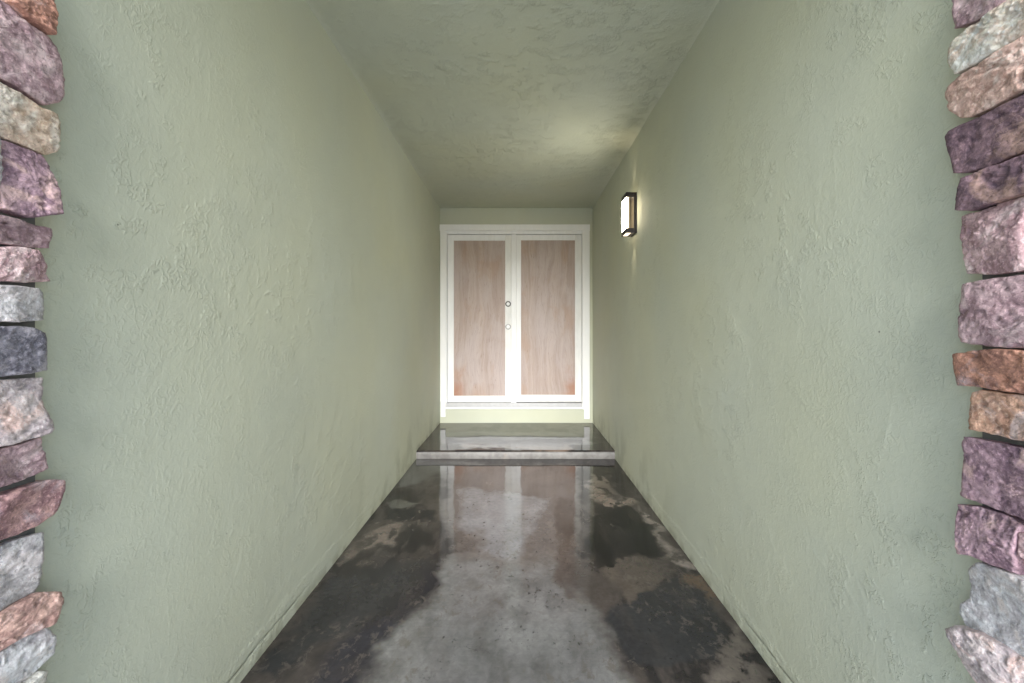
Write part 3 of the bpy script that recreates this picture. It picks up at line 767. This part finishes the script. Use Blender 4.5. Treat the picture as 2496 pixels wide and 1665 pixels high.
RIGHT_STONES = [
    ('mauve', [(0.713, 1.7637), (0.7765, 1.7891), (0.8453, 1.8227), (0.8436, 1.7831), (0.8401, 1.7509), (0.8031, 1.7374), (0.7728, 1.7316), (0.744, 1.7332), (0.713, 1.7313)]),
    ('cream', [(0.713, 1.7295), (0.743, 1.7325), (0.7765, 1.7323), (0.8118, 1.7334), (0.8423, 1.7269), (0.8488, 1.7162), (0.8471, 1.6873), (0.8359, 1.661), (0.7802, 1.6602), (0.7447, 1.6605), (0.713, 1.6629)]),
    ('rosetan', [(0.713, 1.6604), (0.7481, 1.6589), (0.7877, 1.657), (0.8325, 1.6553), (0.8568, 1.6478), (0.8622, 1.6356), (0.8577, 1.6072), (0.8295, 1.5728), (0.807, 1.5659), (0.7728, 1.5639), (0.7447, 1.5665), (0.713, 1.5658)]),
    ('darkpurple', [(0.713, 1.5604), (0.7656, 1.5603), (0.807, 1.559), (0.8533, 1.561), (0.8613, 1.5517), (0.8524, 1.512), (0.8436, 1.4745), (0.8191, 1.4644), (0.7802, 1.4614), (0.7447, 1.4651), (0.713, 1.468)]),
    ('darkpurple', [(0.713, 1.4572), (0.7481, 1.4589), (0.7839, 1.4588), (0.8233, 1.4559), (0.8283, 1.4292), (0.835, 1.3997), (0.807, 1.39), (0.762, 1.3939), (0.713, 1.3957)]),
    ('pink', [(0.7218, 1.3922), (0.762, 1.3923), (0.7992, 1.3871), (0.8325, 1.3864), (0.8299, 1.346), (0.8274, 1.3037), (0.8208, 1.2765), (0.7728, 1.2684), (0.7347, 1.2665), (0.7192, 1.2699)]),
    ('mauve', [(0.6798, 1.3965), (0.7192, 1.3922), (0.7205, 1.3519), (0.7205, 1.2864), (0.7155, 1.2741), (0.6798, 1.273)]),
    ('mauve', [(0.713, 1.2665), (0.7481, 1.2614), (0.7992, 1.2588), (0.8212, 1.2563), (0.8191, 1.2114), (0.8208, 1.1784), (0.8183, 1.1474), (0.7953, 1.1436), (0.7515, 1.1398), (0.713, 1.1384)]),
    ('rust', [(0.713, 1.1313), (0.7585, 1.1372), (0.7992, 1.1306), (0.8359, 1.1238), (0.835, 1.0943), (0.8325, 1.0635), (0.7953, 1.0658), (0.7515, 1.064), (0.713, 1.0615)]),
    ('orange', [(0.713, 1.0597), (0.7515, 1.0609), (0.7953, 1.0606), (0.8102, 1.0536), (0.8139, 1.0346), (0.8126, 1.0061), (0.8086, 0.9857), (0.7765, 0.986), (0.7447, 0.986), (0.713, 0.9859)]),
    ('purple', [(0.713, 0.973), (0.7515, 0.9729), (0.7915, 0.9713), (0.8233, 0.9679), (0.8258, 0.9118), (0.8283, 0.8542), (0.7915, 0.8539), (0.755, 0.8539), (0.713, 0.8543)]),
    ('purple', [(0.7256, 0.8436), (0.755, 0.8501), (0.7992, 0.8455), (0.8389, 0.8349), (0.8308, 0.7929), (0.822, 0.7479), (0.7934, 0.7558), (0.762, 0.7568), (0.7256, 0.7619)]),
    ('pink', [(0.6798, 0.8477), (0.7062, 0.8423), (0.7243, 0.8339), (0.7269, 0.8144), (0.7218, 0.795), (0.713, 0.7834), (0.6798, 0.7825)]),
    ('lightgrey', [(0.713, 0.7629), (0.7515, 0.7568), (0.7953, 0.7448), (0.8191, 0.7213), (0.8159, 0.6967), (0.8151, 0.6651), (0.8325, 0.6472), (0.8359, 0.6303), (0.8295, 0.6093), (0.8051, 0.6075), (0.762, 0.6126), (0.713, 0.6154)]),
    ('greypink', [(0.713, 0.6226), (0.7515, 0.6241), (0.7915, 0.621), (0.8274, 0.6082), (0.8445, 0.5915), (0.8436, 0.5742), (0.8316, 0.5449), (0.7992, 0.5209), (0.755, 0.5149), (0.713, 0.5226)]),
]
def resample(poly, n):
    p = np.array(poly + [poly[0]], float)
    seg = np.hypot(*np.diff(p, axis=0).T)
    s = np.concatenate([[0], np.cumsum(seg)])
    t = np.linspace(0, s[-1], n, endpoint=False)
    return np.stack([np.interp(t, s, p[:, 0]), np.interp(t, s, p[:, 1])], -1)

def make_stone(parent, colour, poly, xface, side, seed, seen=True):
    """split-face ledge stone: outline poly in the (y,z) plane, chipped facets towards the passage, closed at the back"""
    r = np.random.default_rng(seed)
    n, m = (230, 24) if seen else (36, 5)
    b = resample(poly, n)
    b = b * .9 + (np.roll(b, 1, 0) + np.roll(b, -1, 0)) * .05
    c = (b.max(0) + b.min(0)) / 2
    depth = 0.052 + r.uniform(-.003, .004)
    rings, hs = [], []
    for j in range(m + 1):                                # the face, from the middle out to the arris
        q = (j / m) ** .75
        rings.append(c + (b - c) * q)
        hs.append(-0.0025 * max(0, (q - .94) / .06) ** 1.5)
    for q, h in ((1.001, -.004), (1.001, -.012), (.998, -.020), (.992, -.028), (.985, -.038), (.975, -depth)):
        rings.append(c + (b - c) * q); hs.append(h)
    P = np.array(rings)
    H0 = np.repeat(np.array(hs)[:, None], n, 1)
    y, z = P[..., 0], P[..., 1]
    # a few cleaved planes meeting in ridges, then the steps along which the stone split
    planes = np.full(y.shape, 1e3)
    for i in range(6):
        g = r.normal(0, .13, 2) * (.8, 1.3)
        planes = np.minimum(planes, g[0] * (y - c[0] - r.uniform(-.08, .08)) + g[1] * (z - c[1]) + r.uniform(.0, .007))
    planes = np.clip(planes, -.015, .007)
    ph = r.uniform(0, 3.14)
    f = 5.0 * fbm(y * 16 * (1 + .5 * math.sin(ph)), z * 26, seed=seed, octv=5, gain=.55)
    terr = (np.floor(f) + sstep(.30, .70, f - np.floor(f))) / 5.0 - .5
    chip = fbm(y * 120, z * 150, seed=seed + 5, octv=3, gain=.65) - .5
    pit = np.clip(.40 - fbm(y * 75, z * 90, seed=seed + 9, octv=3), 0, 1)
    wgt = np.clip(1 + H0 / .02, 0, 1)
    H = H0 + wgt * (planes + terr * .010 + chip * .0040 - pit * .022)
    k = (fbm(y * 60, z * 60, H * 60, seed=seed + 3, octv=4) - .5) * .0045
    k2 = (fbm(y * 60, z * 60, H * 60 + 40, seed=seed + 13, octv=4) - .5) * .0045
    w2 = sstep(.6, 1., np.array([(j / m) ** .75 for j in range(m + 1)] + [1] * 6))[:, None]
    y = y + k * w2; z = z + k2 * w2
    x = xface + side * (-H)
    org = np.array([xface, c[0], c[1]])
    V = np.stack([x, y, z], -1).reshape(-1, 3) - org
    rr = len(hs)
    I = np.arange(rr * n).reshape(rr, n)
    A, B, Cc, D = I[:-1], np.roll(I[:-1], -1, 1), np.roll(I[1:], -1, 1), I[1:]
    F = np.stack([A, B, Cc, D], -1).reshape(-1, 4)
    area = np.sum(b[:, 0] * np.roll(b[:, 1], -1) - np.roll(b[:, 0], -1) * b[:, 1])
    if (area > 0) == (side > 0):
        F = F[:, ::-1]
    return mesh_obj('stone', V, np.ascontiguousarray(F), M_stone[colour], parent, smooth=True, loc=Vector(org.tolist()) - parent.location)

def pier(label, side, xface, xwall, stones, ynear_photo, seed):
    base = empty('stone_pier', (xwall, .55, 0))
    tag(base, label, 'stone pier', 'ledge stone piers at the mouth of the passage')
    if side < 0:
        box('mortar_bed', xwall - .001, xwall + .013, .28, .824, 0, 2.60, M_mortar, base, .002)
    else:
        box('mortar_bed', xwall - .013, xwall + .001, .28, .808, 0, 2.60, M_mortar, base, .002)
    r = random.Random(seed)
    zs = []
    for i, (c, poly) in enumerate(stones):
        short = min(p[0] for p in poly)
        near = r.uniform(.50, .62)
        lim = ynear_photo + .003
        # stones that run out of the picture go on towards the mouth of the passage
        if short <= lim:
            poly = [((near + (p[0] - short) if p[0] <= lim else p[0]), p[1]) for p in poly]
        zs += [p[1] for p in poly]
        make_stone(base, c, poly, xface + r.uniform(-.004, .004), side, seed + i * 17)
    cols = list(STONES)
    def course(z0, z1):
        far = r.uniform(.80, .85); mid = r.uniform(.45, .6)
        for a, b in ((mid + .004, far), (r.uniform(.29, .31), mid - .004)):
            p = [(a, z1 - r.uniform(0, .006)), ((a + b) / 2, z1 - r.uniform(0, .008)), (b - r.uniform(0, .02), z1 - r.uniform(0, .012)),
                 (b, (z0 + z1) / 2), (b - r.uniform(0, .02), z0 + r.uniform(0, .012)), ((a + b) / 2, z0 + r.uniform(0, .008)), (a, z0 + r.uniform(0, .006))]
            make_stone(base, r.choice(cols), p, xface + r.uniform(-.004, .004), side, seed + int(z0 * 1000) + int(a * 100), False)
    z = min(zs) - .008
    while z > .05:
        h = min(r.uniform(.07, .13), z - .004)
        course(z - h, z); z -= h + .008
    z = max(zs) + .008
    while z < 2.52:
        h = min(r.uniform(.07, .13), 2.60 - z)
        course(z, z + h); z += h + .008
    return base
pier('stacked mauve, grey and tan ledge stone pier at the left edge', -1, -.882, XL, LEFT_STONES, .7406, 500)
pier('stacked purple, rose and orange ledge stone pier at the right edge', 1, .827, XR, RIGHT_STONES, .713, 900)
